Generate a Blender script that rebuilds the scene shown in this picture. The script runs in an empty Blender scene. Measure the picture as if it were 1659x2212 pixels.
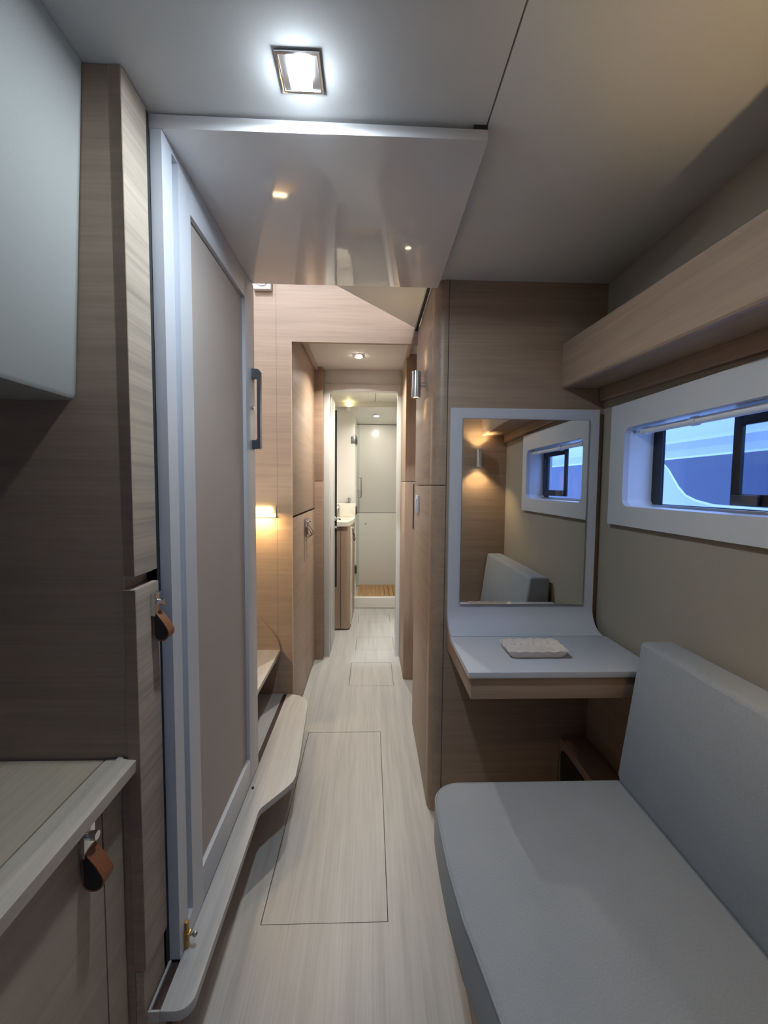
import bpy, bmesh, math, random
from mathutils import Vector, Matrix
random.seed(7)
R = math.radians
scene = bpy.context.scene
C = scene.collection

# ------------------------------------------------------------------ camera
FPX = 900.0
cam_d = bpy.data.cameras.new('camera')
cam = bpy.data.objects.new('camera', cam_d)
C.objects.link(cam)
cam_d.sensor_fit = 'VERTICAL'
cam_d.sensor_height = 36.0
cam_d.lens = FPX * 36.0 / 2212.0
cam_d.clip_start = 0.02
yaw, pit, rol = R(1.88), R(3.55), R(.5)
fw = Vector((math.sin(yaw) * math.cos(pit), math.cos(yaw) * math.cos(pit), -math.sin(pit)))
r0 = Vector((math.cos(yaw), -math.sin(yaw), 0))
u0 = r0.cross(fw)
rt = r0 * math.cos(rol) + u0 * math.sin(rol)
up = rt.cross(fw)
m = Matrix((rt, up, -fw)).transposed().to_4x4()
m.translation = Vector((0, 0, 1.2))
cam.matrix_world = m
scene.camera = cam

# ------------------------------------------------------------------ view, world
vs = scene.view_settings
vs.view_transform = 'Standard'
vs.look = 'None'
vs.gamma = 1.0
vs.use_curve_mapping = False
vs.exposure = 0.60
scene.cycles.use_denoising = True
scene.cycles.use_adaptive_sampling = True
scene.cycles.adaptive_threshold = 0.02
scene.cycles.max_bounces = 7
scene.cycles.diffuse_bounces = 4
scene.cycles.glossy_bounces = 4
scene.cycles.transparent_max_bounces = 10
scene.cycles.caustics_reflective = False
scene.cycles.caustics_refractive = False
scene.cycles.sample_clamp_indirect = 6.0

wd = bpy.data.worlds.new('overcast_sky')
scene.world = wd
wd.use_nodes = True
bg = wd.node_tree.nodes['Background']
bg.inputs['Color'].default_value = (0.26, 0.46, 1.0, 1)
bg.inputs['Strength'].default_value = 3.1

COOL = (0.77, 0.90, 1.0)
NEUT = (1.0, 0.93, 0.82)
WARM = (1.0, 0.66, 0.28)
P_CABIN, P_CORR, P_BATH, P_SHOWER, P_AFT_FILL = 4.0, 6.2, 6.8, 1.3, 1.2
P_SCONCE, P_STEP, P_SALOON_FILL = 2.5, 1.05, 75.0

# ------------------------------------------------------------------ materials
MATS = {}


def newmat(name):
    mt = bpy.data.materials.new(name)
    mt.use_nodes = True
    nt = mt.node_tree
    b = nt.nodes['Principled BSDF']
    MATS[name] = mt
    return mt, nt, b


def position(nt, scale, rot=(0, 0, 0)):
    g = nt.nodes.new('ShaderNodeNewGeometry')
    mp = nt.nodes.new('ShaderNodeMapping')
    mp.inputs['Scale'].default_value = scale
    mp.inputs['Rotation'].default_value = rot
    nt.links.new(g.outputs['Position'], mp.inputs['Vector'])
    return mp.outputs['Vector']


def noise(nt, vec, scale, detail=3, rough=.55, dist=0.0):
    n = nt.nodes.new('ShaderNodeTexNoise')
    n.inputs['Scale'].default_value = scale
    n.inputs['Detail'].default_value = detail
    n.inputs['Roughness'].default_value = rough
    n.inputs['Distortion'].default_value = dist
    nt.links.new(vec, n.inputs['Vector'])
    return n.outputs['Fac']


def ramp(nt, fac, stops):
    r_ = nt.nodes.new('ShaderNodeValToRGB')
    el = r_.color_ramp.elements
    el[0].position, el[0].color = stops[0][0], (*stops[0][1], 1)
    el[1].position, el[1].color = stops[-1][0], (*stops[-1][1], 1)
    for p_, c_ in stops[1:-1]:
        e = el.new(p_)
        e.color = (*c_, 1)
    nt.links.new(fac, r_.inputs['Fac'])
    return r_.outputs['Color']


def mixc(nt, a, b, fac, mode='MULTIPLY'):
    mx = nt.nodes.new('ShaderNodeMix')
    mx.data_type = 'RGBA'
    mx.blend_type = mode
    mx.inputs[0].default_value = fac
    nt.links.new(a, mx.inputs[6])
    nt.links.new(b, mx.inputs[7])
    return mx.outputs[2]


def bump(nt, fac, b, strength=.1, dist=.002):
    bp = nt.nodes.new('ShaderNodeBump')
    bp.inputs['Strength'].default_value = strength
    bp.inputs['Distance'].default_value = dist
    nt.links.new(fac, bp.inputs['Height'])
    nt.links.new(bp.outputs['Normal'], b.inputs['Normal'])


def mul(c, k):
    return tuple(min(1, x * k) for x in c)


def wood(name, col, axis='x', rough=.45, contrast=.16, tilt=0.0, fine=1.0, spec=.5):
    """veneer with long streaks along one axis"""
    mt, nt, b = newmat(name)
    s = {'x': (1.0, 18, 18), 'y': (18, 1.0, 18), 'z': (18, 18, 1.0)}[axis]
    sf = {'x': (3.0, 150, 150), 'y': (150, 3.0, 150), 'z': (150, 150, 3.0)}[axis]
    rot = (tilt, 0, 0)
    v1 = position(nt, s, rot)
    v2 = position(nt, sf, rot)
    n1 = noise(nt, v1, 1.6, 4, .55, .35)
    n2 = noise(nt, v2, 1.2 * fine, 3, .6)
    c1 = ramp(nt, n1, [(.25, mul(col, 1 - contrast)), (.5, col), (.75, mul(col, 1 + contrast * .7))])
    c2 = ramp(nt, n2, [(.3, (1 - contrast * .9,) * 3), (.62, (1, 1, 1))])
    nt.links.new(mixc(nt, c1, c2, 1.0), b.inputs['Base Color'])
    b.inputs['Roughness'].default_value = rough
    b.inputs['Specular IOR Level'].default_value = spec
    bump(nt, n2, b, .12, .001)
    return mt


def plain(name, col, rough=.5, metal=0.0, spec=.5, grain=0.0, gscale=400, bmp=0.0, coat=0.0):
    mt, nt, b = newmat(name)
    b.inputs['Base Color'].default_value = (*col, 1)
    b.inputs['Roughness'].default_value = rough
    b.inputs['Metallic'].default_value = metal
    b.inputs['Specular IOR Level'].default_value = spec
    b.inputs['Coat Weight'].default_value = coat
    b.inputs['Coat Roughness'].default_value = .05
    if grain or bmp:
        v = position(nt, (1, 1, 1))
        n = noise(nt, v, gscale, 2, .6)
        if grain:
            nt.links.new(ramp(nt, n, [(.3, mul(col, 1 - grain)), (.7, mul(col, 1 + grain))]), b.inputs['Base Color'])
        if bmp:
            bump(nt, n, b, bmp, .001)
    return mt


def fabric(name, col, rough=.9):
    mt, nt, b = newmat(name)
    w = position(nt, (900, 260, 900), (0, 0, 0))
    n = noise(nt, w, 1.0, 2, .6)
    n2 = noise(nt, position(nt, (1, 1, 1)), 9, 2, .5)
    c1 = ramp(nt, n, [(.3, mul(col, .88)), (.7, mul(col, 1.1))])
    c2 = ramp(nt, n2, [(.3, (.95, .95, .95)), (.7, (1, 1, 1))])
    nt.links.new(mixc(nt, c1, c2, 1.0), b.inputs['Base Color'])
    b.inputs['Roughness'].default_value = rough
    b.inputs['Specular IOR Level'].default_value = .2
    b.inputs['Sheen Weight'].default_value = .15
    bump(nt, n, b, .25, .001)
    return mt


def emis(name, col, strength):
    mt, nt, b = newmat(name)
    b.inputs['Base Color'].default_value = (*col, 1)
    b.inputs['Emission Color'].default_value = (*col, 1)
    b.inputs['Emission Strength'].default_value = strength
    mt.cycles.emission_sampling = 'NONE'
    return mt


def thin_glass(name, tint=(.97, .985, .98), gl=.07):
    mt, nt, b = newmat(name)
    nt.nodes.remove(b)
    out = nt.nodes['Material Output']
    t = nt.nodes.new('ShaderNodeBsdfTransparent')
    t.inputs['Color'].default_value = (*tint, 1)
    g = nt.nodes.new('ShaderNodeBsdfGlossy')
    g.inputs['Roughness'].default_value = .02
    mx = nt.nodes.new('ShaderNodeMixShader')
    mx.inputs[0].default_value = gl
    nt.links.new(t.outputs[0], mx.inputs[1])
    nt.links.new(g.outputs[0], mx.inputs[2])
    nt.links.new(mx.outputs[0], out.inputs['Surface'])
    return mt


OAK = (.375, .268, .195)
wood('oak_x', OAK, 'x', .42)
wood('oak_y', OAK, 'y', .42)
wood('oak_z', OAK, 'z', .42)
wood('oak_wardrobe', (.34, .245, .175), 'x', .5)
wood('oak_wardrobe_front', (.43, .355, .28), 'y', .5, .24, 0.0, .8)
wood('oak_light_y', (.44, .36, .275), 'y', .5, .12)
wood('oak_edge', (.50, .38, .26), 'y', .5, .08)
wood('floor_laminate', (.465, .462, .452), 'y', .38, .16)
wood('step_laminate', (.49, .488, .48), 'y', .4, .17)
wood('counter_rail', (.52, .455, .37), 'y', .42, .14)
wood('counter_laminate', (.44, .37, .275), 'y', .45, .14)
wood('teak', (.42, .25, .10), 'y', .5, .22)
plain('floor_gap', (.10, .08, .07), .8)
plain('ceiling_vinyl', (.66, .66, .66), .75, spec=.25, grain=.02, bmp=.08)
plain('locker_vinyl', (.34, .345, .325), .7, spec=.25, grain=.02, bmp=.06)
plain('white_lacquer', (.54, .56, .61), .35, grain=.01)
plain('gloss_white', (.76, .74, .74), .07, coat=.6)
plain('frame_white', (.60, .61, .63), .38)
plain('taupe_panel', (.41, .365, .335), .55, grain=.03, gscale=600)
plain('hull_lining', (.37, .325, .265), .8, spec=.2, grain=.03, bmp=.06)
plain('bath_white', (.72, .70, .66), .25)
plain('bath_frame', (.60, .61, .60), .35)
plain('bath_ceiling', (.70, .68, .60), .5)
plain('ceramic', (.78, .75, .66), .15)
plain('chrome', (.75, .76, .78), .14, metal=1.0)
plain('brushed_steel', (.45, .46, .48), .32, metal=1.0)
plain('dark_metal', (.10, .105, .12), .35, metal=.6)
plain('brass', (.50, .33, .12), .3, metal=1.0)
plain('black_plastic', (.012, .013, .016), .4)
plain('black_rubber', (.018, .016, .016), .7)
plain('slot_brown', (.045, .022, .02), .7)
plain('white_plastic', (.78, .80, .84), .35)
plain('leather_tan', (.22, .075, .03), .5, grain=.12, gscale=300, bmp=.2)
plain('leather_black', (.012, .011, .011), .6)
plain('leather_dark', (.06, .032, .022), .5)
plain('tray_clay', (.74, .655, .585), .22, grain=.08, gscale=90, bmp=.15)
plain('mirror', (.92, .93, .92), .012, metal=1.0)
plain('hull_gelcoat', (.52, .55, .58), .25)
plain('hull_window_glass', (.05, .06, .12), .08)
plain('ground_grey', (.6, .6, .6), .8)
plain('clear_plastic', (.75, .78, .85), .2)
fabric('sofa_fabric', (.315, .340, .370))
thin_glass('window_glass', (.93, .96, 1.0), .06)
thin_glass('shower_glass', (.93, .97, .94), .10)
emis('lamp_cool', COOL, 30)
emis('lamp_neutral', NEUT, 25)
emis('lamp_dim', (1.0, .85, .5), 2)
emis('lamp_warm', (1.0, .80, .42), 22)

# ------------------------------------------------------------------ mesh helpers
W = {}


class G:
    """collects shapes in world coordinates and links them as ONE mesh object"""

    def __init__(self):
        self.bm = bmesh.new()

    def box(self, x0, x1, y0, y1, z0, z1):
        v = [self.bm.verts.new(p) for p in ((x0, y0, z0), (x1, y0, z0), (x1, y1, z0), (x0, y1, z0),
                                            (x0, y0, z1), (x1, y0, z1), (x1, y1, z1), (x0, y1, z1))]
        for f in ((0, 3, 2, 1), (4, 5, 6, 7), (0, 1, 5, 4), (1, 2, 6, 5), (2, 3, 7, 6), (3, 0, 4, 7)):
            self.bm.faces.new([v[i] for i in f])
        return self

    def prism(self, axis, pts, a0, a1, pts2=None):
        """polygon in the two other axes (order x,y,z without axis), extruded from a0 to a1"""
        pts2 = pts2 or pts

        def P(p, a):
            return {'x': (a, p[0], p[1]), 'y': (p[0], a, p[1]), 'z': (p[0], p[1], a)}[axis]
        A = [self.bm.verts.new(P(p, a0)) for p in pts]
        B = [self.bm.verts.new(P(p, a1)) for p in pts2]
        n = len(pts)
        self.bm.faces.new(A)
        self.bm.faces.new(B[::-1])
        for i in range(n):
            j = (i + 1) % n
            self.bm.faces.new((A[i], B[i], B[j], A[j]))
        return self

    def ring(self, axis, outer, inner, a0, a1):
        """plate between two outlines with the same number of points, with thickness"""
        def P(p, a):
            return {'x': (a, p[0], p[1]), 'y': (p[0], a, p[1]), 'z': (p[0], p[1], a)}[axis]
        n = len(outer)
        v = [[self.bm.verts.new(P(p, a)) for p in o] for o, a in ((outer, a0), (inner, a0), (outer, a1), (inner, a1))]
        for i in range(n):
            j = (i + 1) % n
            self.bm.faces.new((v[0][i], v[0][j], v[1][j], v[1][i]))
            self.bm.faces.new((v[2][i], v[3][i], v[3][j], v[2][j]))
            self.bm.faces.new((v[0][i], v[2][i], v[2][j], v[0][j]))
            self.bm.faces.new((v[1][i], v[1][j], v[3][j], v[3][i]))
        return self

    def tube(self, path, r, seg=10, cap=True, radii=None):
        pts = [Vector(p) for p in path]
        rings = []
        ref = None
        for i, p in enumerate(pts):
            a = pts[max(0, i - 1)]
            b = pts[min(len(pts) - 1, i + 1)]
            t = (b - a).normalized()
            if ref is None:
                ref = Vector((0, 0, 1)) if abs(t.z) < .9 else Vector((1, 0, 0))
            s = t.cross(ref).normalized()
            ref = s.cross(t).normalized()
            rr = radii[i] if radii else r
            rings.append([self.bm.verts.new(p + (s * math.cos(k * 2 * math.pi / seg) + ref * math.sin(k * 2 * math.pi / seg)) * rr) for k in range(seg)])
        for a, b in zip(rings, rings[1:]):
            for k in range(seg):
                self.bm.faces.new((a[k], a[(k + 1) % seg], b[(k + 1) % seg], b[k]))
        if cap:
            self.bm.faces.new(rings[0][::-1])
            self.bm.faces.new(rings[-1])
        return self

    def ball(self, c, r, seg=12):
        mt = Matrix.Translation(c) @ Matrix.Diagonal((r, r, r, 1))
        bmesh.ops.create_uvsphere(self.bm, u_segments=seg, v_segments=max(6, seg // 2), radius=1, matrix=mt)
        return self

    def grid(self, rows, closed=False):
        """rows of points -> quads"""
        vv = [[self.bm.verts.new(p) for p in r_] for r_ in rows]
        n = len(rows[0])
        for a, b in zip(vv, vv[1:]):
            for k in range(n if closed else n - 1):
                self.bm.faces.new((a[k], a[(k + 1) % n], b[(k + 1) % n], b[k]))
        return vv

    def obj(self, name, mat, parent=None, bevel=0.0, seg=2, smooth=False, label=None):
        bm = self.bm
        bmesh.ops.recalc_face_normals(bm, faces=bm.faces)
        if bevel:
            es = [e for e in bm.edges if len(e.link_faces) == 2 and e.calc_face_angle(0) > R(25)]
            bmesh.ops.bevel(bm, geom=es, offset=bevel, segments=seg, affect='EDGES', profile=.6, clamp_overlap=True)
            smooth = True
        xs = [v.co for v in bm.verts]
        c = Vector([(min(p[i] for p in xs) + max(p[i] for p in xs)) / 2 for i in range(3)])
        if parent is None:
            c.z = min(p.z for p in xs)
        for v in bm.verts:
            v.co = v.co - c
        me = bpy.data.meshes.new(name)
        bm.to_mesh(me)
        bm.free()
        me.materials.append(MATS[mat])
        if smooth:
            for p in me.polygons:
                p.use_smooth = True
            me.set_sharp_from_angle(angle=R(40))
        o = bpy.data.objects.new(name, me)
        C.objects.link(o)
        W[o.name] = c
        if parent:
            o.parent = parent
            o.location = c - W[parent.name]
        else:
            o.location = c
        if label:
            o['label'] = label
        return o


def tag(o, label, cat, group=None, kind=None):
    o['label'] = label
    o['category'] = cat
    if group:
        o['group'] = group
    if kind:
        o['kind'] = kind
    return o


def struct(o, label=None, cat=None):
    o['kind'] = 'structure'
    if label:
        o['label'] = label
        o['category'] = cat
    return o


def thing(name, loc, label, cat, group=None):
    o = bpy.data.objects.new(name, None)
    o.empty_display_size = .05
    C.objects.link(o)
    o.location = loc
    W[o.name] = Vector(loc)
    return tag(o, label, cat, group)


def sthing(name, loc, label, cat):
    o = thing(name, loc, label, cat)
    o['kind'] = 'structure'
    return o


def box(name, b, mat, parent=None, bevel=0.0, seg=2, label=None):
    return G().box(*b).obj(name, mat, parent, bevel, seg, label=label)


def lamp(kind, name, parent, loc, energy, col, size=.05, rot=(0, 0, 0), spread=None, sy=None, blend=.5, cone=None):
    d = bpy.data.lights.new(name, kind)
    d.energy = energy
    d.color = col
    if kind == 'AREA':
        d.shape = 'RECTANGLE' if sy else 'DISK'
        d.size = size
        if sy:
            d.size_y = sy
        if spread:
            d.spread = spread
    else:
        d.shadow_soft_size = size
        if kind == 'SPOT':
            d.spot_size = cone or R(120)
            d.spot_blend = blend
    o = bpy.data.objects.new(name, d)
    C.objects.link(o)
    o.parent = parent
    o.location = Vector(loc) - (W[parent.name] if parent else Vector())
    o.rotation_euler = rot
    return o


def arc(cx, cy, r, a0, a1, n=8):
    return [(cx + r * math.cos(R(a0 + (a1 - a0) * i / n)), cy + r * math.sin(R(a0 + (a1 - a0) * i / n))) for i in range(n + 1)]


def rrect(x0, x1, y0, y1, r, n=5):
    return (arc(x1 - r, y0 + r, r, -90, 0, n) + arc(x1 - r, y1 - r, r, 0, 90, n) +
            arc(x0 + r, y1 - r, r, 90, 180, n) + arc(x0 + r, y0 + r, r, 180, 270, n))


ZC = 1.905      # cabin ceiling
# ================================================================== STRUCTURE
# ---- floor with lift-out hatches: pieces are split along X bands so that the gaps are real
fl = sthing('floor', (0, 1.2, 0), 'pale whitewashed oak floor running down the passage', 'floor')
box('floor_core', (-1.3, .84, -1.65, 4.70, -.06, -.012), 'floor_gap', fl)
gp = .0022
hatches = [(-.291, .055, 1.078, 1.967), (-.120, .146, 2.443, 2.766), (-.10, .18, 2.99, 3.25), (-.10, .18, 3.60, 3.85)]
ycur = -1.65
g = G()
for (a, b, c, d) in hatches:
    g.box(-1.3, .84, ycur, c - gp, -.012, 0)
    g.box(-1.3, a - gp, c - gp, d + gp, -.012, 0)
    g.box(b + gp, .84, c - gp, d + gp, -.012, 0)
    ycur = d + gp
g.box(-1.3, .84, ycur, 4.06, -.012, 0)
g.obj('floor_boards', 'floor_laminate', fl)
for (a, b, c, d) in hatches:
    box('floor_hatch', (a, b, c, d, -.012, -.0004), 'floor_laminate', fl)

# ---- cabin ceiling, two vinyl panels with a joint at x = .223
ce = sthing('ceiling', (.1, .2, ZC), 'matt grey-white cabin ceiling in two panels', 'ceiling')
HX0, HX1, HY0, HY1 = -.32, .14, -1.36, -.90
g, g2 = G(), G()
for q, x1_, za, zb in ((g, .84, ZC + .012, ZC + .03), (g2, .2215, ZC, ZC + .0118)):
    q.box(-1.0, x1_, -1.65, HY0, za, zb)
    q.box(-1.0, x1_, HY1, 1.475, za, zb)
    q.box(-1.0, HX0, HY0, HY1, za, zb)
    q.box(HX1, x1_, HY0, HY1, za, zb)
g.obj('ceiling_core', 'floor_gap', ce)
g2.obj('ceiling_panel', 'ceiling_vinyl', ce)
box('ceiling_panel', (.2245, .84, -1.65, 1.475, ZC, ZC + .0118), 'ceiling_vinyl', ce, .002)

# ---- hull side on the right, with the window opening
wr = sthing('wall_right', (.83, .8, 0), 'beige padded hull side lining around the window', 'wall')
WY0, WY1, WZ0, WZ1 = .735, 1.302, 1.143, 1.390
g = G()
e_ = .004
g.box(.818, .86, .30, WY0 - e_, .62, ZC)
g.box(.818, .86, WY1 + e_, 1.47, .62, ZC)
g.box(.818, .86, WY0 - e_, WY1 + e_, .62, WZ0 - e_)
g.box(.818, .86, WY0 - e_, WY1 + e_, WZ1 + e_, ZC)
g.obj('hull_lining', 'hull_lining', wr)
box('wood_lining', (.802, .86, .30, 1.47, 0, .62), 'oak_y', wr)

# ---- bulkhead that carries the vanity, at y = 1.46
wf = sthing('wall_vanity', (.55, 1.47, 0), 'horizontal-grain oak bulkhead behind the vanity mirror', 'wall')
box('wood_panel', (.267, .83, 1.46, 1.49, 0, ZC), 'oak_x', wf, .001)
# ---- passage wall with its rounded corner, split at z = 1.205
wp = sthing('wall_passage', (.24, 1.75, 0), 'oak passage wall with rounded corner beside the vanity', 'wall')
box('backing', (.235, .262, 1.478, 2.04, 0, 2.0), 'floor_gap', wp)
corner = [(.2645, 1.475), (.2645, 1.4605)] + [(x, y) for x, y in arc(.258, 1.5, .0395, -90, -180, 12)] + [(.2185, 1.535), (.232, 1.535), (.232, 1.475)]
for z0, z1 in ((0, 1.2035), (1.2065, ZC + .02)):
    G().prism('z', corner, z0, z1).obj('corner_panel', 'oak_x', wp, smooth=True)
    box('wood_panel', (.2185, .236, 1.5375, 2.04, z0, z1), 'oak_y', wp, .0008)

# ---- bulkhead at y = 2.01 with the corridor opening
wb = sthing('wall_far', (-.2, 2.02, 0), 'pale oak bulkhead framing the corridor opening', 'wall')
box('wood_panel', (-1.3, -.4463, 2.01, 2.03, 0, 3.4), 'oak_x', wb)
box('wood_panel', (-.4455, -.375, 2.01, 2.03, 0, 3.4), 'oak_x', wb)
box('wood_panel', (-.375, .40, 2.01, 2.03, 1.872, 3.4), 'oak_x', wb)
box('edge_band', (-.377, -.3735, 2.0085, 2.012, 0, 1.872), 'oak_edge', wb)
# ---- corridor
box('ceiling_corridor', (-.62, .42, 2.03, 2.92, 1.985, 2.01), 'ceiling_vinyl')
struct(bpy.data.objects['ceiling_corridor'], 'cream corridor ceiling with one downlight', 'ceiling')
for n, xs, lb in ((1, (-.3745, -.352), 'left'), (2, (.205, .226), 'right')):
    o = box('trim_%d' % n, (xs[0], xs[1], 2.03, 2.87, 1.962, 1.985), 'oak_light_y', None, .002)
    struct(o, 'narrow oak ceiling trim along the %s side of the corridor' % lb, 'trim')
wcr = sthing('wall_corridor_right', (.25, 2.7, 0), 'oak corridor wall beside the bathroom door', 'wall')
box('wood_panel', (.2095, .36, 2.52, 2.90, 0, 1.228), 'oak_z', wcr, .001)
box('wood_panel', (.2095, .36, 2.52, 2.90, 1.231, 1.985), 'oak_z', wcr, .001)
box('finger_slot', (.2575, .2635, 2.515, 2.53, .945, 1.214), 'slot_brown', wcr)
box('recess_wall', (.36, .38, 2.031, 2.93, 0, 2.0), 'oak_y', wcr)
wcl = sthing('wall_corridor_left', (-.36, 2.83, 0), 'narrow dark oak panel beside the bathroom door frame', 'wall')
box('wood_panel', (-.60, -.321, 2.822, 2.90, 0, 1.228), 'oak_x', wcl, .001)
box('wood_panel', (-.60, -.321, 2.822, 2.90, 1.231, 1.985), 'oak_x', wcl, .001)
box('header', (-.321, .2095, 2.885, 2.91, 1.887, 1.985), 'bath_frame', wcl, .003)

# ---- bathroom and shower shell
wba = sthing('wall_bathroom', (0, 3.5, 0), 'cream white bathroom wall panels', 'wall')
box('side_panel', (-.78, -.75, 2.90, 4.05, 0, 2.0), 'bath_white', wba)
box('side_panel', (.30, .33, 2.90, 4.72, 0, 2.0), 'bath_white', wba)
box('front_panel', (-.78, -.33, 2.905, 2.925, 0, 2.0), 'bath_white', wba)
box('partition', (-.78, -.150, 4.03, 4.05, 0, 1.96), 'bath_white', wba, .004)
box('lintel_beam', (-.78, .33, 3.99, 4.03, 1.945, 2.0), 'bath_ceiling', wba)
o = None
cb = sthing('ceiling_bathroom', (0, 3.5, 1.99), 'warm cream bathroom ceiling in two panels', 'ceiling')
box('ceiling_panel', (-.78, .0355, 2.91, 4.03, 1.99, 2.01), 'bath_ceiling', cb, .001)
box('ceiling_panel', (.0395, .33, 2.91, 4.03, 1.99, 2.01), 'bath_ceiling', cb, .001)
box('ceiling_core', (-.78, .33, 2.91, 4.70, 2.011, 2.02), 'floor_gap', cb)
ws = sthing('wall_shower', (.05, 4.6, 0), 'glossy white shower liner with horizontal joints', 'wall')
box('liner_panel', (-.20, .33, 4.64, 4.66, .08, .900), 'bath_white', ws, .002)
box('liner_panel', (-.20, .33, 4.64, 4.66, .905, 1.872), 'bath_white', ws, .002)
box('liner_panel', (-.20, .33, 4.652, 4.662, .06, 1.9), 'black_rubber', ws)
box('side_liner', (-.20, -.17, 4.05, 4.66, .0, 1.95), 'bath_white', ws)
G().prism('x', [(4.64, 1.878), (4.66, 1.878), (4.66, 1.975), (4.03, 1.975), (4.03, 1.955)], -.2, .33).obj('sloped_soffit', 'bath_white', ws)
box('drain_cap', (-.056, -.044, 4.632, 4.641, .776, .788), 'brushed_steel', ws)
sc_ = sthing('trim_3', (.05, 4.05, 0), 'white moulded shower threshold below the teak grating', 'trim')
box('curb', (-.20, .32, 4.03, 4.075, 0, .112), 'bath_white', sc_, .010, 3)
box('tray_floor', (-.20, .32, 4.075, 4.64, 0, .075), 'bath_white', sc_)

# ---- aft bulkhead next to the sofa, rear walls, left wall (the cabin goes on behind the camera)
wa = box('wall_aft', (.41, .83, .315, .36, 0, ZC), 'oak_x', None, .002)
struct(wa, 'oak bulkhead carrying the warm sconce seen in the mirror', 'wall')
g = G()
g.box(.41, .45, -1.65, -1.45, 0, ZC)
g.box(.41, .45, -.62, .315, 0, ZC)
g.box(.41, .45, -1.45, -.62, 0, 1.0)
g.box(.41, .45, -1.45, -.62, 1.5, ZC)
o = g.obj('wall_rear_right', 'oak_y')
struct(o, 'oak wall of the passage behind the camera', 'wall')
o = box('wall_back', (-1.0, .45, -1.70, -1.65, 0, ZC), 'oak_x')
struct(o, 'oak wall at the aft end of the cabin', 'wall')
o = box('wall_left', (-1.03, -1.0, -1.65, .845, 0, ZC), 'oak_y')
struct(o, 'oak lining behind the counter on the left', 'wall')

# ---- stairwell and saloon shell above, with a side window added to let daylight down
sa = sthing('wall_saloon', (-1.2, 1.4, 1.93), 'saloon walls above the companionway stairs', 'wall')
box('wardrobe_back', (-1.3, -.45, .843, .848, 0, 2.0), 'oak_x', sa)
box('stair_side', (-1.32, -1.30, .84, 2.03, 0, 1.93), 'oak_y', sa)
box('saloon_floor', (-2.6, -1.30, .0, 2.9, 1.90, 1.93), 'floor_laminate', sa)
box('saloon_floor', (-1.30, .45, -.3, .85, 1.935, 1.96), 'floor_laminate', sa)
box('saloon_floor', (.262, .8, .85, 2.03, 1.935, 1.96), 'floor_laminate', sa)
box('aft_wall', (-2.6, .8, -.33, -.3, 1.93, 3.9), 'bath_white', sa)
box('fore_wall', (-2.6, .8, 2.03, 2.06, 2.012, 3.9), 'oak_x', sa)
box('right_wall', (.78, .8, -.3, 2.03, 1.96, 3.9), 'bath_white', sa)
box('saloon_ceiling', (-2.6, .8, -.3, 2.06, 3.9, 3.93), 'ceiling_vinyl', sa)
g = G()
g.box(-2.63, -2.6, -.3, 2.06, 1.9, 2.6)
g.box(-2.63, -2.6, -.3, 2.06, 3.6, 3.9)
g.box(-2.63, -2.6, -.3, .1, 2.6, 3.6)
g.box(-2.63, -2.6, 1.8, 2.06, 2.6, 3.6)
g.obj('window_wall', 'bath_white', sa)

# ---- ground outside
o = box('ground', (1.2, 6.5, -5, 8, -1.3, -1.2), 'ground_grey')
struct(o, 'grey ground below the neighbouring boat', 'ground')

# ================================================================== WINDOW
w1 = sthing('window_1', (.85, 1.03, 1.08), 'long low hull window with white surround and black sliding sash', 'window')
outer = []
n_ = 5
inner = rrect(WY0, WY1, WZ0, WZ1, .026, n_)
sy0, sy1, sz0, sz1 = .68, 1.378, 1.081, 1.468
k = n_ + 1
outer = [(sy1, sz0)] * 0
for i, p in enumerate(inner):
    q = i // k
    outer.append([(sy1, sz0), (sy1, sz1), (sy0, sz1), (sy0, sz0)][q])
# surround: bridge each rounded corner to the square outer corner
g = G()
bm = g.bm
Vi0 = [bm.verts.new((.800, p[0], p[1])) for p in inner]
Vi1 = [bm.verts.new((.818, p[0], p[1])) for p in inner]
oc = [(sy1, sz0), (sy1, sz1), (sy0, sz1), (sy0, sz0)]
Vo0 = [bm.verts.new((.800, p[0], p[1])) for p in oc]
Vo1 = [bm.verts.new((.818, p[0], p[1])) for p in oc]
N = len(inner)
for q in range(4):
    for j in range(k - 1):
        i = q * k + j
        bm.faces.new((Vo0[q], Vi0[i + 1], Vi0[i]))
    i = q * k + k - 1
    j = (i + 1) % N
    bm.faces.new((Vo0[q], Vo0[(q + 1) % 4], Vi0[j], Vi0[i]))
    bm.faces.new((Vo0[q], Vo1[q], Vo1[(q + 1) % 4], Vo0[(q + 1) % 4]))
for i in range(N):
    j = (i + 1) % N
    bm.faces.new((Vi0[i], Vi0[j], Vi1[j], Vi1[i]))
g.obj('window_surround', 'frame_white', w1)
# reveal: rounded tunnel through the hull
g = G()
g.grid([[(.8181, p[0], p[1]) for p in inner], [(.9045, p[0], p[1]) for p in inner]], True)
g.obj('reveal', 'white_plastic', w1, smooth=True)
# outer hull skin around the window (thickness of the hull)
g = G()
e_ = .06
g.box(.922, .96, -.5, WY0 - e_, 0, 2.2)
g.box(.922, .96, WY1 + e_, 2.2, 0, 2.2)
g.box(.922, .96, WY0 - e_, WY1 + e_, 0, WZ0 - e_)
g.box(.922, .96, WY0 - e_, WY1 + e_, WZ1 + e_, 2.2)
o = g.obj('wall_hull', 'hull_gelcoat')
struct(o, 'white outer hull skin around the window', 'wall')
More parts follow.
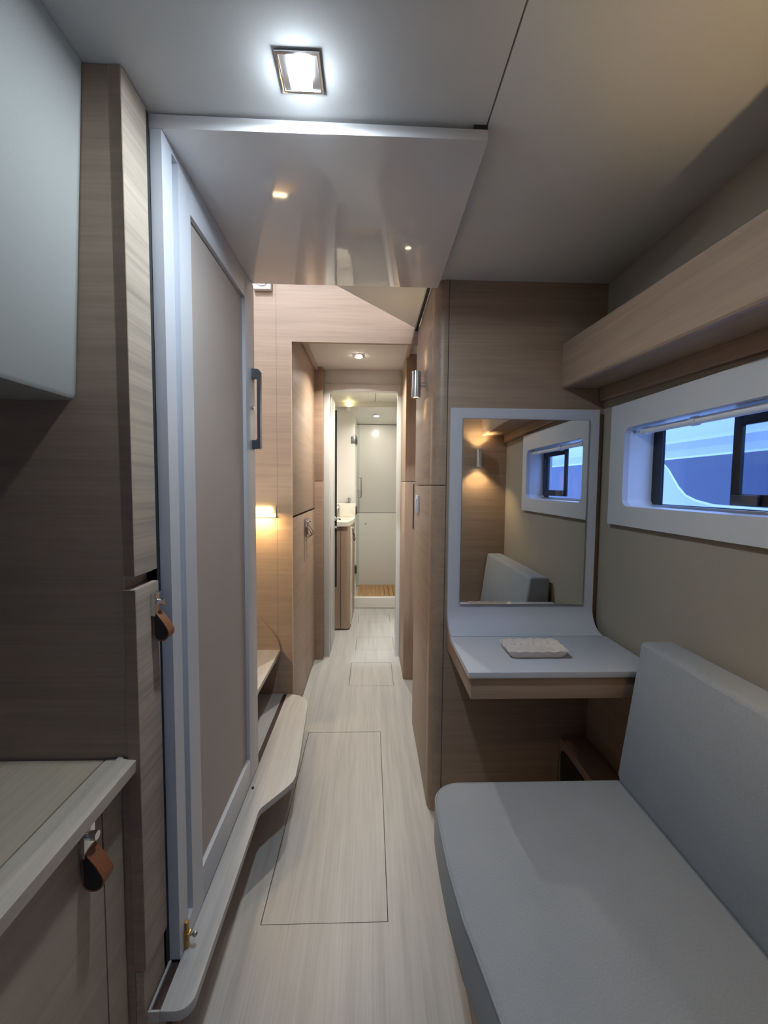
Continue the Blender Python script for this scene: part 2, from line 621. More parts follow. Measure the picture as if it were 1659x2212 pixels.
# black outer frame
g = G()
gy0, gy1, gz0, gz1 = .775, 1.262, 1.156, 1.372
g.box(.895, .905, gy1, WY1, WZ0, WZ1)
g.box(.895, .905, WY0, gy0, WZ0, WZ1)
g.box(.895, .905, gy0, gy1, WZ0, gz0 - .004)
g.box(.895, .905, gy0, gy1, gz1 + .008, WZ1)
g.obj('window_frame', 'black_plastic', w1)
box('pane', (.899, .902, gy0, gy1, gz0 - .004, gz1 + .008), 'window_glass', w1)
box('sill_track', (.880, .896, WY0, 1.27, WZ0, WZ0 + .007), 'brushed_steel', w1)
sash = G()
sash.box(.884, .893, .974, .998, 1.160, 1.380)
sash.box(.884, .893, .745, .765, 1.160, 1.380)
sash.box(.884, .893, .765, .974, 1.352, 1.389)
sash.box(.884, .893, .765, .974, 1.160, 1.188)
so = sash.obj('sliding_sash', 'black_plastic', w1, .0015)
box('sash_pane', (.887, .889, .765, .974, 1.188, 1.352), 'window_glass', so)
box('sash_latch', (.874, .884, .915, .986, 1.162, 1.186), 'dark_metal', so, .002)
w2 = sthing('window_2_fill', (-.09, -1.13, ZC), 'added deck hatch behind the camera, unseen daylight fill', 'window')  # unseen hatch, added to bring bluish daylight from behind the camera
g = G().ring('z', [(HX0, HY0), (HX1, HY0), (HX1, HY1), (HX0, HY1)], [(HX0 + .03, HY0 + .03), (HX1 - .03, HY0 + .03), (HX1 - .03, HY1 - .03), (HX0 + .03, HY1 - .03)], ZC - .004, ZC + .05)
g.obj('hatch_frame', 'frame_white', w2)
box('pane', (HX0 + .03, HX1 - .03, HY0 + .03, HY1 - .03, ZC + .036, ZC + .042), 'window_glass', w2)
w3 = sthing('window_3_fill', (.43, -1.03, 1.0), 'added hull window behind the camera, unseen daylight fill', 'window')  # added opening out of view, throws daylight on the door leaf
G().ring('x', [(-1.45, 1.0), (-.62, 1.0), (-.62, 1.5), (-1.45, 1.5)], [(-1.42, 1.03), (-.65, 1.03), (-.65, 1.47), (-1.42, 1.47)], .405, .452).obj('window_frame', 'frame_white', w3)
box('pane', (.44, .444, -1.42, -.65, 1.03, 1.47), 'window_glass', w3)


def portal(name, parent, loc, sx, sy, rot):
    o = lamp('AREA', name, parent, loc, 1.0, (1, 1, 1), sx, rot, sy=sy)
    o.data.cycles.is_portal = True


portal('window_portal', w1, (.915, (WY0 + WY1) / 2, (WZ0 + WZ1) / 2), .26, .58, (0, R(90), 0))
portal('hatch_portal', w2, (-.09, -1.13, ZC + .06), .46, .46, (0, 0, 0))
portal('window_portal', w3, (.47, -1.035, 1.25), .5, .83, (0, R(90), 0))
portal('window_portal', sa, (-2.64, .95, 3.1), 1.0, 1.7, (0, R(-90), 0))
# neighbouring boat
nb = thing('neighbouring_boat', (2.7, 3.2, -1.2), 'pale hull of the boat moored outside the window', 'boat')
HX = 2.5
prof = [(HX + .25, 2.9), (HX + .10, 1.95), (HX + .02, 1.60), (HX - .05, 1.565), (HX, 1.515), (HX, 1.0), (HX + .06, .4), (HX + .3, -1.2), (HX + .8, -1.2), (HX + .8, 2.9)]
G().prism('y', prof, -4.0, 6.0).obj('hull', 'hull_gelcoat', nb)
win = [(-3.0, 1.48), (3.52, 1.44)] + [(3.42, 1.36), (3.30, 1.22), (3.22, 1.155), (3.12, 1.12), (2.95, 1.09), (-3.0, 1.0)]
G().prism('x', win, HX - .004, HX + .01).obj('hull_window', 'hull_window_glass', nb)
rim = [(-3.0, 1.495), (3.545, 1.455), (3.44, 1.352), (3.318, 1.207), (3.232, 1.138), (3.13, 1.102), (2.955, 1.072), (-3.0, .98)]
G().prism('x', rim, HX - .002, HX + .01).obj('hull_window_rim', 'white_plastic', nb)
# roller blind tube along the window head
bl = thing('roller_blind', (.835, 1.02, 1.37), 'rolled-up white blind tube along the top of the window', 'blind')
G().tube([(.832, .74, 1.374), (.832, 1.262, 1.374)], .0095, 14).obj('blind_roll', 'white_plastic', bl, smooth=True)
for y in (.80, 1.055, 1.245):
    G().tube([(.832, y - .009, 1.374), (.832, y + .009, 1.374)], .0125, 14).obj('bracket', 'clear_plastic', bl, smooth=True)
G().tube([(.832, 1.262, 1.374), (.832, 1.298, 1.374)], .004, 8).obj('spindle', 'chrome', bl, smooth=True)

# ================================================================== SHELF OVER THE WINDOW
sh = thing('wall_shelf', (.74, .9, 1.5), 'long oak shelf with tall front board above the hull window', 'shelf')


def sprof(dz):
    return dict(front=[(.664, 1.697 + dz), (.684, 1.697 + dz), (.684, 1.545 + dz), (.676, 1.545 + dz), (.669, 1.547 + dz), (.665, 1.552 + dz), (.664, 1.558 + dz)],
                bottom=[(.6845, 1.549 + dz), (.799, 1.549 + dz), (.799, 1.566 + dz), (.6845, 1.566 + dz)],
                lip=[(.803, 1.505 + dz), (.8175, 1.505 + dz), (.8175, 1.566 + dz), (.7995, 1.566 + dz), (.7995, 1.509 + dz)])


s0, s1 = sprof(-.039), sprof(0)
for part, nm in (('front', 'front_board'), ('bottom', 'shelf_bottom'), ('lip', 'wall_board')):
    G().prism('y', s0[part], .362, 1.4585, s1[part]).obj(nm, 'oak_y', sh)

# ================================================================== VANITY
va = thing('vanity_table', (.53, 1.3, .62), 'grey-white vanity table curving up into a mirror panel', 'vanity')
YF = 1.435
arcp = [(YF - .075 + .075 * math.cos(R(a)), .775 + .075 * math.sin(R(a))) for a in range(0, -91, -9)]
arcq = [(YF - .075 + .093 * math.cos(R(a)), .775 + .093 * math.sin(R(a))) for a in range(-90, 1, 9)]
profp = [(YF, 1.470)] + arcp + [(YF - .075, .682)][:0] + arcq + [(YF + .018, 1.470)]
G().prism('x', profp, .274, .792).obj('back_panel', 'white_lacquer', va, smooth=True)
box('table_top', (.268, .80, 1.087, 1.3566, .683, .700), 'white_lacquer', va, .0015)
box('apron', (.277, .80, 1.094, 1.455, .622, .6825), 'oak_x', va, .001)
mr = box('mirror_glass', (.316, .753, 1.4305, 1.4345, .789, 1.432), 'mirror', va, label='rectangular mirror glass')
g = G()
g.box(.315, .754, 1.4295, 1.4345, .7865, .789)
g.box(.753, .7545, 1.4295, 1.4345, .789, 1.432)
g.box(.3145, .316, 1.4295, 1.4345, .789, 1.432)
g.box(.3145, .7545, 1.4295, 1.4345, 1.432, 1.4335)
g.obj('mirror_edge', 'brushed_steel', mr)

# ceramic tray
tr = thing('trinket_tray', (.495, 1.217, .70), 'small rectangular ceramic tray with a fluted rim on the vanity', 'tray')


def rr(x0, x1, y0, y1, r, z, wob=0.0, n=6):
    pts = []
    P = rrect(x0, x1, y0, y1, r, n)
    # resample evenly so the rim can be fluted
    L = [(Vector(P[i]), Vector(P[(i + 1) % len(P)])) for i in range(len(P))]
    tot = sum((b - a).length for a, b in L)
    M_ = 72
    out = []
    for s in range(M_):
        d = tot * s / M_
        for a, b in L:
            l = (b - a).length
            if d <= l:
                out.append(a + (b - a) * (d / l))
                break
            d -= l
    return [(p.x, p.y, z + wob * (math.sin(i * 2 * math.pi / 9) ** 2)) for i, p in enumerate(out)]


x0, x1, y0, y1 = .404, .586, 1.165, 1.272
g = G()
rows = [rr(x0 + .016, x1 - .016, y0 + .014, y1 - .014, .01, .7005), rr(x0 + .006, x1 - .006, y0 + .005, y1 - .005, .012, .712),
        rr(x0, x1, y0, y1, .014, .7225, .0035), rr(x0 + .004, x1 - .004, y0 + .004, y1 - .004, .012, .7240, .0035),
        rr(x0 + .010, x1 - .010, y0 + .010, y1 - .010, .01, .7165, .002), rr(x0 + .020, x1 - .020, y0 + .020, y1 - .020, .008, .7060), rr(x0 + .026, x1 - .026, y0 + .026, y1 - .026, .006, .7060)]
vv = g.grid(rows, True)
g.bm.faces.new(vv[0][::-1])
g.bm.faces.new(vv[-1])
g.obj('dish', 'tray_clay', tr, smooth=True)
for xx in (.452, .472, .512, .556):
    G().tube([(xx, 1.255, .711), (xx + .001, 1.262, .716), (xx + .002, 1.269, .7212)], .0022, 6).obj('rim_rib', 'tray_clay', tr, smooth=True)
for yy in (1.19, 1.204, 1.23, 1.25):
    G().tube([(.569, yy, .711), (.577, yy, .716), (.583, yy, .7212)], .0022, 6).obj('rim_rib', 'tray_clay', tr, smooth=True)

# wooden box with socket beneath the vanity
sb = thing('socket_box', (.75, 1.25, 0), 'low oak box with a black socket under the vanity', 'box')
box('body', (.703, .80, 1.056, 1.458, 0, .283), 'oak_y', sb, .002)
G().prism('x', rrect(1.265, 1.440, .130, .252, .022), .6995, .704).obj('socket_plate', 'black_plastic', sb)
box('socket_insert', (.6975, .6996, 1.31, 1.36, .175, .215), 'black_rubber', sb)

# ================================================================== SOFA
sf = thing('sofa', (.45, .75, 0), 'grey fabric bench sofa with loose back cushion below the window', 'sofa')
plan = [(.676, .372), (.676, 1.05), (.25, 1.05)] + arc(.235, .98, .07, 90, 180, 8)[0:] + [(.163, .90), (.164, .80), (.172, .70), (.186, .62), (.197, .55), (.20, .372)]
plan = [p for p in plan if p != (.25, 1.05)]
G().prism('z', plan, .30, .42).obj('seat_cushion', 'sofa_fabric', sf, .012, 3)
pip = [(x * 1 + .0015, y, .4165) for x, y in plan[1:]]
G().tube([(p[0], p[1] - .002, p[2]) for p in pip], .0022, 6).obj('seat_piping', 'sofa_fabric', sf, smooth=True)
bp = [(.672, .412), (.665, .440), (.711, .790), (.716, .800), (.796, .800), (.80, .790), (.80, .412)]
G().prism('y', bp, .372, 1.05).obj('back_cushion', 'sofa_fabric', sf, .014, 3)
box('base', (.235, .80, .365, 1.045, 0, .298), 'oak_y', sf, .003)

# ================================================================== SCONCES, SWITCH


def sconce(loc, nrm, label, power, cone=R(115)):
    """cylinder up-and-down lamp; loc = centre of its wall plate, nrm = horizontal normal"""
    t = thing('wall_sconce', loc, label, 'wall lamp', 'cylinder wall sconces')
    L, n = Vector(loc), Vector(nrm)
    c = L + n * .038
    G().tube([L, L + n * .022], .012, 12).obj('bracket', 'chrome', t, smooth=True)
    g = G()
    seg = 20
    rows = []
    for z, r_ in ((-.045, .012), (-.052, .0165), (-.052, .0195), (.052, .0195), (.052, .0165), (.045, .012)):
        rows.append([(c.x + r_ * math.cos(2 * math.pi * i / seg), c.y + r_ * math.sin(2 * math.pi * i / seg), c.z + z) for i in range(seg)])
    g.grid(rows, True)
    g.obj('tube_shade', 'chrome', t, smooth=True)
    for s in (-1, 1):
        G().tube([(c.x, c.y, c.z + s * .043), (c.x, c.y, c.z + s * .047)], .0145, 16).obj('led', 'lamp_warm', t, smooth=True)
        lamp('SPOT', 'sconce_light', t, (c.x, c.y, c.z + s * .054), power, (1, .72, .36), .008, (0, 0, 0) if s < 0 else (math.pi, 0, 0), blend=.6, cone=cone)
    return t


sconce((.2185, 1.705, 1.609), (-1, 0, 0), 'chrome cylinder wall lamp on the passage wall', P_SCONCE * .10, R(108))
sconce((.64, .36, 1.37), (0, 1, 0), 'chrome cylinder wall lamp reflected in the vanity mirror', P_SCONCE)
sw = thing('light_switch', (.2185, 1.90, 1.08), 'white light switch on the passage wall', 'switch')
box('plate', (.2105, .2184, 1.86, 1.945, 1.080, 1.160), 'white_plastic', sw, .002)
box('rocker', (.2055, .2106, 1.885, 1.92, 1.095, 1.145), 'white_plastic', sw, .002)

# ================================================================== CEILING LAMPS


def downlight(x, y, z, w, mat, power, col, label, box_d=.004, spread=None, glow=0):
    t = thing('ceiling_lamp', (x, y, z), label, 'lamp', 'ceiling downlights')
    h = w / 2
    g = G()
    # hollow square bezel
    g.ring('z', [(x - h, y - h), (x + h, y - h), (x + h, y + h), (x - h, y + h)],
           [(x - h * .84, y - h * .84), (x + h * .84, y - h * .84), (x + h * .84, y + h * .84), (x - h * .84, y + h * .84)], z - box_d, z - .0003)
    g.obj('bezel', 'chrome', t, .001)
    box('reflector', (x - h * .84, x + h * .84, y - h * .84, y + h * .84, z - .0015, z - .0004), 'brushed_steel', t)
    G().prism('z', rrect(x - h * .5, x + h * .5, y - h * .55, y + h * .55, h * .18), z - .0130, z - .0016).obj('diffuser', mat, t)
    lamp('AREA', 'lamp_light', t, (x, y, z - .0150), power, col, w * .75, spread=spread)
    if glow:
        lamp('POINT', 'lamp_glow', t, (x, y, z - .03), glow, col, .012)
    return t


downlight(-.1245, .761, ZC, .0745, 'lamp_cool', P_CABIN, COOL, 'square cool-white downlight in the cabin ceiling', glow=.28)
downlight(-.077, 2.57, 1.985, .06, 'lamp_neutral', P_CORR, NEUT, 'small square downlight in the corridor ceiling', spread=R(140))
downlight(.05, 3.44, 1.99, .06, 'lamp_neutral', P_BATH, NEUT, 'downlight in the bathroom ceiling behind the door head', spread=R(150))
downlight(-.1, -1.05, ZC, .0745, 'lamp_cool', P_AFT_FILL, COOL, 'added downlight behind the camera, unseen fill', spread=R(80))  # added out of view so its floor bounce lifts the cabin
# shower lamp sits in the sloped soffit
sl = thing('ceiling_lamp', (.055, 4.30, 1.915), 'round downlight in the shower soffit', 'lamp', 'ceiling downlights')
G().tube([(.055, 4.30, 1.924), (.055, 4.30, 1.912)], .034, 18).obj('bezel', 'chrome', sl, smooth=True)
G().tube([(.055, 4.30, 1.912), (.055, 4.30, 1.9095)], .026, 18).obj('diffuser', 'lamp_neutral', sl, smooth=True)
lamp('AREA', 'lamp_light', sl, (.055, 4.30, 1.907), P_SHOWER, NEUT, .05)
# saloon lamp, added out of view to light the far bulkhead
sal = thing('ceiling_lamp', (-.9, .2, 3.9), 'added unseen saloon lamp lighting the stairwell bulkhead', 'lamp', 'ceiling downlights')
G().tube([(-.9, .2, 3.9), (-.9, .2, 3.87)], .12, 20).obj('housing', 'white_plastic', sal, smooth=True)
G().tube([(-.9, .2, 3.869), (-.9, .2, 3.862)], .10, 20).obj('diffuser', 'lamp_neutral', sal, smooth=True)
lamp('AREA', 'lamp_light', sal, (-.9, .2, 3.855), P_SALOON_FILL, (.93, .96, 1.0), .2)

# step light recessed in the far bulkhead
st = thing('step_light', (-.5, 2.0, 1.04), 'glowing recessed step light on the oak stairwell bulkhead', 'lamp')
g = G()
g.box(-.56, -.451, 1.998, 2.0095, 1.047, 1.055)
g.box(-.4535, -.451, 2.003, 2.0095, 1.055, 1.100)
g.obj('trim_frame', 'frame_white', st)
box('diffuser', (-.56, -.472, 2.002, 2.0092, 1.066, 1.092), 'lamp_warm', st, .002)
lamp('AREA', 'step_glow', st, (-.515, 1.965, 1.062), P_STEP, WARM, .08, (R(10), 0, 0), sy=.03)
st2 = thing('step_light', (-.85, .849, .93), 'added unseen step light behind the sliding door, warm fill', 'lamp')  # added behind the door leaf to wash the bulkhead warm
box('trim_frame', (-.91, -.79, .8485, .856, .93, .99), 'frame_white', st2, .002)
box('diffuser', (-.90, -.80, .856, .860, .945, .975), 'lamp_warm', st2, .001)
lamp('AREA', 'step_glow', st2, (-.85, .866, .96), P_STEP * 3.0, (1, .80, .52), .09, (R(80), 0, 0), sy=.03)
# white box at the top of the bulkhead
sp = thing('smoke_alarm', (-.5, 1.99, 2.097), 'white square alarm box high on the oak bulkhead', 'alarm')
box('housing', (-.545, -.464, 1.985, 2.0095, 2.097, 2.178), 'white_plastic', sp, .003)
G().tube([(-.504, 1.985, 2.138), (-.504, 1.980, 2.138)], .028, 20).obj('grille', 'white_plastic', sp, smooth=True)

# ================================================================== OVERHEAD BOARD AND SOFFIT
ob = thing('overhead_board', (-.1, 1.16, 1.876), 'glossy white board under the ceiling above the passage', 'board')
G().prism('y', [(-.427, 1.876), (.2255, 1.876), (.2255, 1.8955), (-.427, 1.9020)], .85, 1.460).obj('board', 'gloss_white', ob, .0012)
box('catch', (.197, .224, .851, .862, 1.8960, 1.9047), 'black_plastic', ob)
tp = thing('soffit_board', (.1, 1.75, 1.945), 'triangular white soffit board below the saloon floor edge', 'board')
G().prism('z', [(-.255, 1.462), (.203, 1.462), (.203, 2.003)], 1.945, 1.968).obj('board', 'white_plastic', tp)
box('joint_strip', (.206, .2165, 1.50, 2.006, 1.93, 1.966), 'black_rubber', tp)
box('edge_strip', (.2025, .206, 1.50, 2.006, 1.938, 1.968), 'frame_white', tp)

# ================================================================== SLIDING DOOR (door_1)
d1 = sthing('door_1', (-.414, 1.16, .176), 'white sliding door with taupe panel standing over the step', 'door')
XF, XB = -.403, -.425
g = G()
g.box(XB, XF, .85, .890, .178, 1.8755)
g.box(XB, XF - .012, .890, .9175, .178, 1.8755)
g.box(XB, XF, .9175, .9755, .178, 1.8755)
g.box(XF - .0122, XF, .890, .9175, .178, .222)
g.box(XF - .0122, XF, .890, .9175, 1.862, 1.8755)
g.obj('stile', 'white_lacquer', d1)
box('stile', (XB, XF, 1.378, 1.478, .178, 1.8755), 'white_lacquer', d1, .0008)
box('rail', (XB, XF - .0003, .9757, 1.3778, 1.797, 1.8755), 'white_lacquer', d1, .0008)
box('rail', (XB, XF - .0003, .9757, 1.3778, .178, .2665), 'white_lacquer', d1, .0008)
box('inset_panel', (XB + .002, XF - .011, .974, 1.380, .265, 1.799), 'taupe_panel', d1, label='recessed matt taupe panel')
# handle
hz0, hz1, hy = 1.322, 1.590, 1.452
hp = ([(XF, hz1), (XF + .018, hz1)] + arc(XF + .018, hz1 - .010, .010, 90, 0, 4) + arc(XF + .018, hz0 + .010, .010, 0, -90, 4) + [(XF, hz0), (XF, hz0 + .030), (XF + .010, hz0 + .030)] +
      arc(XF + .010, hz0 + .038, .008, -90, 0, 4) + arc(XF + .010, hz1 - .038, .008, 0, 90, 4) + [(XF, hz1 - .030)])
G().prism('y', hp, hy - .012, hy + .012).obj('handle', 'dark_metal', d1, label='dark grey bow handle')
G().tube([(XF, 1.45, 1.462), (XF + .006, 1.45, 1.462)], .006, 12).obj('lock_button', 'chrome', d1, smooth=True)
bo = G().tube([(XF + .004, .876, .180), (XF + .004, .876, .236)], .0048, 10, radii=None).obj('bolt', 'brass', d1, smooth=True, label='small brass barrel bolt')
box('bolt_plate', (XF, XF + .003, .868, .884, .180, .222), 'brass', bo, .0008)
box('bolt_guide', (XF + .002, XF + .010, .869, .883, .196, .212), 'brass', bo, .0015)
G().tube([(XF + .006, .876, .205), (XF + .019, .876, .207)], .0022, 8).ball(Vector((XF + .021, .876, .207)), .0058).obj('bolt_knob', 'brushed_steel', bo, smooth=True)

# ================================================================== STAIRS
stt = thing('companionway_stairs', (-.6, 1.5, 0), 'whitewashed companionway steps with a long sill plank', 'stairs')
ZS = .176
T = .022
out1 = [(-.4035, .762), (-.372, .762)] + arc(-.372, .790, .028, -90, 0, 6) + [(-.345, 1.262)]
out1 += [(-.341, 1.275), (-.275, 1.368), (-.262, 1.392), (-.257, 1.42), (-.262, 1.55), (-.287, 1.90), (-.293, 1.935), (-.312, 1.965), (-.345, 1.990), (-.385, 2.004), (-.4035, 2.006)]
G().prism('z', out1, ZS - T, ZS).obj('sill_plank', 'step_laminate', stt, .0015)
box('track_slot', (-.4215, -.4037, .766, 2.006, ZS - T, ZS - .005), 'slot_brown', stt)
box('end_cap', (-.4265, -.4037, .7615, .7655, ZS - T, ZS), 'step_laminate', stt)
g = G().box(-.4265, -.4217, .766, 2.006, ZS - T, ZS)
g.box(-1.29, -.4265, .86, 2.006, ZS - T, ZS)
g.obj('landing', 'step_laminate', stt)
box('plank_support', (-1.28, -.43, .86, 2.004, 0, ZS - T), 'oak_y', stt)
box('riser', (-.424, -.41, .85, 2.004, 0, ZS - T), 'oak_y', stt)
box('tread', (-.70, -.4335, 1.05, 2.007, .382, .402), 'step_laminate', stt, .002)
box('tread_support', (-.72, -.70, .86, 2.007, ZS, .382), 'oak_y', stt)
box('tread', (-.98, -.69, 1.05, 2.007, .605, .625), 'step_laminate', stt, .002)
box('tread_support', (-.98, -.96, .86, 2.007, ZS, .605), 'oak_y', stt)
box('tread', (-1.29, -.95, 1.05, 2.007, .83, .85), 'step_laminate', stt, .002)
strg = [(-.4345, .402), (-.4365, .425), (-.444, .447), (-.455, .468), (-.484, .505), (-.546, .572), (-.70, .73), (-.9, .93), (-1.28, 1.25), (-1.28, .402)]
G().prism('y', strg, 1.994, 2.0075).obj('stringer', 'oak_x', stt)
box('tread_bracket', (-.446, -.440, 1.95, 1.994, .35, .382), 'brushed_steel', stt)

G().tube([(-.391, 1.362, ZS), (-.391, 1.362, ZS + .004)], .004, 10).obj('door_stop', 'black_rubber', stt)

# ================================================================== PULLS


def pull(parent, x, y, z, tan=True, sc=1.0):
    """chrome block with knob and a hanging leather loop, on a face that looks to +x"""
    p = box('pull_block', (x, x + .009 * sc, y - .012 * sc, y + .012 * sc, z - .022 * sc, z + .022 * sc), 'chrome', parent, .0008, label='chrome pull block')
    G().tube([(x + .009 * sc, y, z + .004 * sc), (x + .020 * sc, y, z + .004 * sc)], .0062 * sc, 14).obj('knob', 'chrome', p, smooth=True)
    # strap: teardrop loop in the x-z plane, swept over its width in y
    prof = [(x + .004 * sc, z - .014 * sc), (x + .004 * sc, z - .045 * sc)]
    cx, cz, r_ = x + .0185 * sc, z - .056 * sc, .0155 * sc
    for a in range(200, 391, 15):
        prof.append((cx + r_ * math.cos(R(a)), cz + r_ * math.sin(R(a))))
    prof += [(x + .024 * sc, z - .034 * sc), (x + .013 * sc, z - .020 * sc), (x + .008 * sc, z - .014 * sc)]
    th = .0022 * sc
    rows = []
    for q in (prof,):
        mid = Vector((sum(a for a, _ in q) / len(q), sum(b for _, b in q) / len(q)))
        inn = [tuple(Vector(a) + (mid - Vector(a)).normalized() * th) for a in q]
    g = G()
    w_ = .0115 * sc
    rows = [[(a, y - w_, b) for a, b in prof], [(a, y + w_, b) for a, b in prof], [(a, y + w_, b) for a, b in inn], [(a, y - w_, b) for a, b in inn], [(a, y - w_, b) for a, b in prof]]
    g.grid(rows, False)
    g.obj('leather_strap', 'leather_tan' if tan else 'leather_dark', p, smooth=True, label='tan leather loop' if tan else 'dark leather loop')
    if tan:
        G().prism('y', inn, y - w_ + .0007, y + w_ - .0007).obj('strap_lining', 'leather_black', p)
    return p


# ================================================================== WARDROBE (left)
wa_ = thing('wardrobe', (-.7, .80, 0), 'tall narrow oak wardrobe beside the white sliding door', 'wardrobe')
box('carcass', (-.998, -.4465, .76, .838, 0, ZC - .001), 'oak_wardrobe', wa_, .0008)
du = G().prism('y', [(-.4455, 1.0225), (-.4255, 1.0325), (-.425, ZC - .003), (-.4455, ZC - .003)], .760, .838).obj('door', 'oak_wardrobe_front', wa_)
dl = box('door', (-.4455, -.423, .757, .838, .268, 1.0085), 'oak_wardrobe_front', wa_, .001)
pull(dl, -.423, .817, .967, True, 1.0)
box('plinth', (-.4455, -.430, .760, .838, 0, .262), 'oak_wardrobe_front', wa_)
box('edge_band', (-.4448, -.4256, .7586, .7602, 1.0335, ZC - .003), 'oak_wardrobe', wa_)
box('edge_band', (-.4448, -.4235, .7556, .7572, .269, 1.0080), 'oak_wardrobe', wa_)
box('gap_shade_strip', (-.446, -.4262, .8385, .8950, .18, 1.874), 'black_rubber', wa_)  # black filler standing in for the shade inside the gap by the door
box('gap_shade_strip', (-.446, -.4258, .8385, .8492, .18, ZC - .003), 'black_rubber', wa_)
box('edge_bead', (-.4463, -.4448, .7592, .762, .268, ZC - .003), 'oak_edge', wa_)

# ================================================================== COUNTER (left)
lc = thing('low_cabinet', (-.7, 0, 0), 'low oak cabinet below the pale counter on the left', 'cabinet')
box('body', (-.998, -.480, -1.2, .757, 0, .667), 'oak_y', lc)
cd = box('door', (-.4795, -.460, .20, .700, .06, .660), 'oak_light_y', lc, .001)
box('door', (-.4795, -.460, -.40, .197, .06, .660), 'oak_light_y', lc, .001)
box('face_frame', (-.4795, -.460, .703, .757, .0, .667), 'oak_light_y', lc)
pull(cd, -.460, .655, .628, True, 1.12)
wt = thing('worktop', (-.7, 0, .668), 'pale laminate worktop with a rounded fiddle rail', 'worktop')
box('lid_panel', (-.998, -.4895, -1.2, .757, .668, .690), 'counter_laminate', wt, .001)
G().prism('y', [(-.4865, .668), (-.431, .668), (-.430, .690), (-.452, .6925), (-.456, .6965), (-.462, .6965), (-.466, .6915), (-.4865, .690)], -1.2, .757).obj('front_rail', 'counter_rail', wt)
box('joint', (-.4895, -.4865, -1.2, .757, .668, .684), 'black_rubber', wt)
# overhead locker
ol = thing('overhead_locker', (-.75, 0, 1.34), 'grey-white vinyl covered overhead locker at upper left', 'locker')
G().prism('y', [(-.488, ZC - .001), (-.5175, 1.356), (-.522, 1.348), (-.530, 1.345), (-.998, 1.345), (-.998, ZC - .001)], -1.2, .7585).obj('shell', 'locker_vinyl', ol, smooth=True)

# ================================================================== CORRIDOR LOCKER (left)
cl = thing('corridor_locker', (-.5, 2.4, 0), 'oak corridor locker with two lower doors and loop pulls', 'locker')
box('carcass', (-.62, -.394, 2.032, 2.82, 0, 1.983), 'floor_gap', cl)
box('upper_panel', (-.393, -.375, 2.032, 2.82, 1.052, 1.983), 'oak_y', cl, .001)
c1 = box('door', (-.393, -.3755, 2.052, 2.4325, .02, 1.040), 'oak_y', cl, .001)
c2 = box('door', (-.393, -.3755, 2.4355, 2.818, .02, 1.040), 'oak_y', cl, .001)
box('face_strip', (-.393, -.3755, 2.032, 2.0495, 0, 1.040), 'oak_y', cl)
pull(c1, -.3755, 2.40, .985, False, 1.15)
pull(c2, -.3755, 2.475, .985, False, 1.15)

# ================================================================== BATHROOM DOOR (door_2)
d2 = sthing('door_2', (-.05, 2.9, 0), 'pale grey bathroom door frame with the door swung inward', 'door')
g = G()
g.box(-.3205, -.281, 2.872, 2.935, 0, 1.886)
g.obj('jamb', 'bath_frame', d2, .002)
G().box(.180, .209, 2.872, 2.935, 0, 1.886).obj('jamb', 'bath_frame', d2, .002)
box('head', (-.281, .180, 2.872, 2.935, 1.843, 1.886), 'bath_frame', d2, .002)
lf = box('leaf', (-.300, -.277, 2.945, 3.27, .008, 1.835), 'bath_frame', d2, .002)
box('edge_seal', (-.2768, -.262, 3.262, 3.270, .40, 1.78), 'black_rubber', lf)
for z in (.09, .86, 1.71):
    box('hinge', (-.2812, -.2785, 2.936, 2.946, z - .035, z + .035), 'brushed_steel', d2)
G().tube([(-.277, 3.24, .945), (-.235, 3.24, .945), (-.232, 3.17, .945)], .007, 10).obj('lever', 'chrome', lf, smooth=True)
G().tube([(-.277, 3.24, .945), (-.268, 3.24, .945)], .020, 14).obj('rosette', 'chrome', lf, smooth=True)
G().tube([(-.277, 3.24, .878), (-.258, 3.24, .878)], .010, 12).obj('thumb_turn', 'chrome', lf, smooth=True)

# ================================================================== BATH VANITY, BASIN
bv = thing('bathroom_cabinet', (-.4, 3.7, 0), 'rounded oak bathroom cabinet under the white basin', 'cabinet')
plan = [(-.74, 3.43), (-.200, 3.41)] + [(x, y) for x, y in arc(-.200, 3.445, .035, -90, -5, 6)] + [(-.150, 3.98), (-.74, 3.98)]
G().prism('z', plan, .012, .868).obj('body', 'oak_z', bv, smooth=True)
box('door_joint', (-.2425, -.2400, 3.405, 3.43, .02, .865), 'slot_brown', bv)
bd = box('door', (-.166, -.158, 3.47, 3.93, .03, .85), 'bath_white', bv, .002)
G().tube([(-.158, 3.62, .835), (-.142, 3.62, .835)], .008, 10).obj('knob', 'chrome', bd, smooth=True)
G().tube([(-.152, 3.62, .83), (-.150, 3.615, .79), (-.146, 3.60, .745), (-.138, 3.61, .725), (-.132, 3.63, .735), (-.136, 3.64, .765), (-.15, 3.625, .80)], .0045, 8).obj('leather_strap', 'leather_dark', bd, smooth=True)
ba = thing('wash_basin', (-.4, 3.7, .868), 'white moulded wash basin with a high back splash', 'basin')
plan2 = [(-.74, 3.38), (-.185, 3.38), (-.150, 3.62), (-.142, 3.98), (-.74, 3.98)]
g = G()
xi = [(-.70, 3.43), (-.205, 3.43), (-.185, 3.62), (-.180, 3.92), (-.70, 3.92)]
g.ring('z', plan2, xi, .870, .905)
g.obj('rim', 'ceramic', ba)
G().prism('z', xi, .8698, .880).obj('bowl', 'ceramic', ba)
box('back_splash', (-.74, -.142, 3.965, 3.985, .905, 1.035), 'ceramic', ba, .004)
G().tube([(-.30, 3.95, .905), (-.30, 3.95, 1.0), (-.30, 3.90, 1.02), (-.30, 3.83, 1.0)], .010, 10).obj('tap', 'chrome', ba, smooth=True)
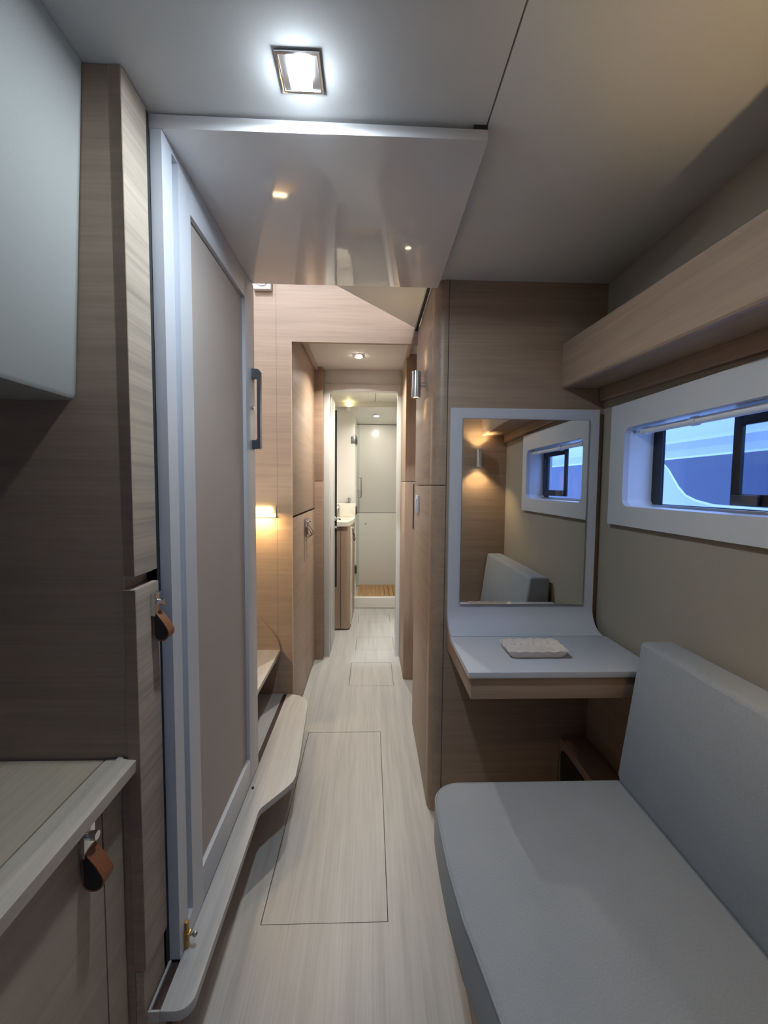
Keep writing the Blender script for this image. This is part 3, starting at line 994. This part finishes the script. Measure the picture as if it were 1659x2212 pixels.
cu = thing('soap_cup', (-.205, 3.99, 1.05), 'small chrome soap cup on the bathroom partition', 'cup')
G().tube([(-.205, 3.995, 1.045), (-.205, 3.995, 1.085)], .021, 14).obj('cup', 'chrome', cu, smooth=True)
box('holder', (-.215, -.195, 4.0, 4.029, 1.055, 1.075), 'chrome', cu)
wl = thing('partition_lamp', (-.205, 3.96, 1.88), 'small grey lamp high on the bathroom partition', 'lamp')
box('housing', (-.228, -.185, 3.955, 3.9885, 1.895, 1.94), 'bath_frame', wl, .003)
box('lens', (-.222, -.191, 3.959, 3.985, 1.9402, 1.943), 'lamp_dim', wl)
lamp('AREA', 'lamp_light', wl, (-.206, 3.972, 1.945), .06, (1, .82, .38), .03, (math.pi, 0, 0))

# ================================================================== SHOWER DOOR, GRATING
sd = thing('shower_door', (-.14, 4.3, .13), 'frameless glass shower door standing open', 'shower door')
G().prism('z', [(-.148, 4.062), (-.139, 4.062), (-.122, 4.58), (-.131, 4.58)], .145, 1.865).obj('glass', 'shower_glass', sd)
box('glass_edge', (-.1485, -.138, 4.056, 4.062, .145, 1.865), 'frame_white', sd)
for z in (1.64, .965, .385):
    h_ = box('hinge', (-.1485, -.128, 4.022, 4.075, z - .038, z + .038), 'dark_metal', sd, .003)
    box('hinge_leaf', (-.186, -.1485, 4.018, 4.0295, z - .032, z + .032), 'brushed_steel', h_, .002)
G().tube([(-.128, 4.44, 1.295), (-.105, 4.44, 1.295), (-.098, 4.44, 1.285), (-.098, 4.44, 1.09), (-.105, 4.44, 1.08), (-.128, 4.44, 1.08)], .008, 10).obj('handle', 'brushed_steel', sd, smooth=True)
gt = thing('shower_grating', (.05, 4.35, .075), 'teak slat grating on the shower floor', 'grating')
xg0, xg1, ns = -.130, .290, 9
wv = (xg1 - xg0) / ns
for i in range(ns):
    box('slat', (xg0 + i * wv + .002, xg0 + (i + 1) * wv - .002, 4.085, 4.60, .083, .103), 'teak', gt, .0015)
for y in (4.15, 4.52):
    box('cross_bar', (xg0, xg1, y, y + .03, .0755, .083), 'teak', gt)
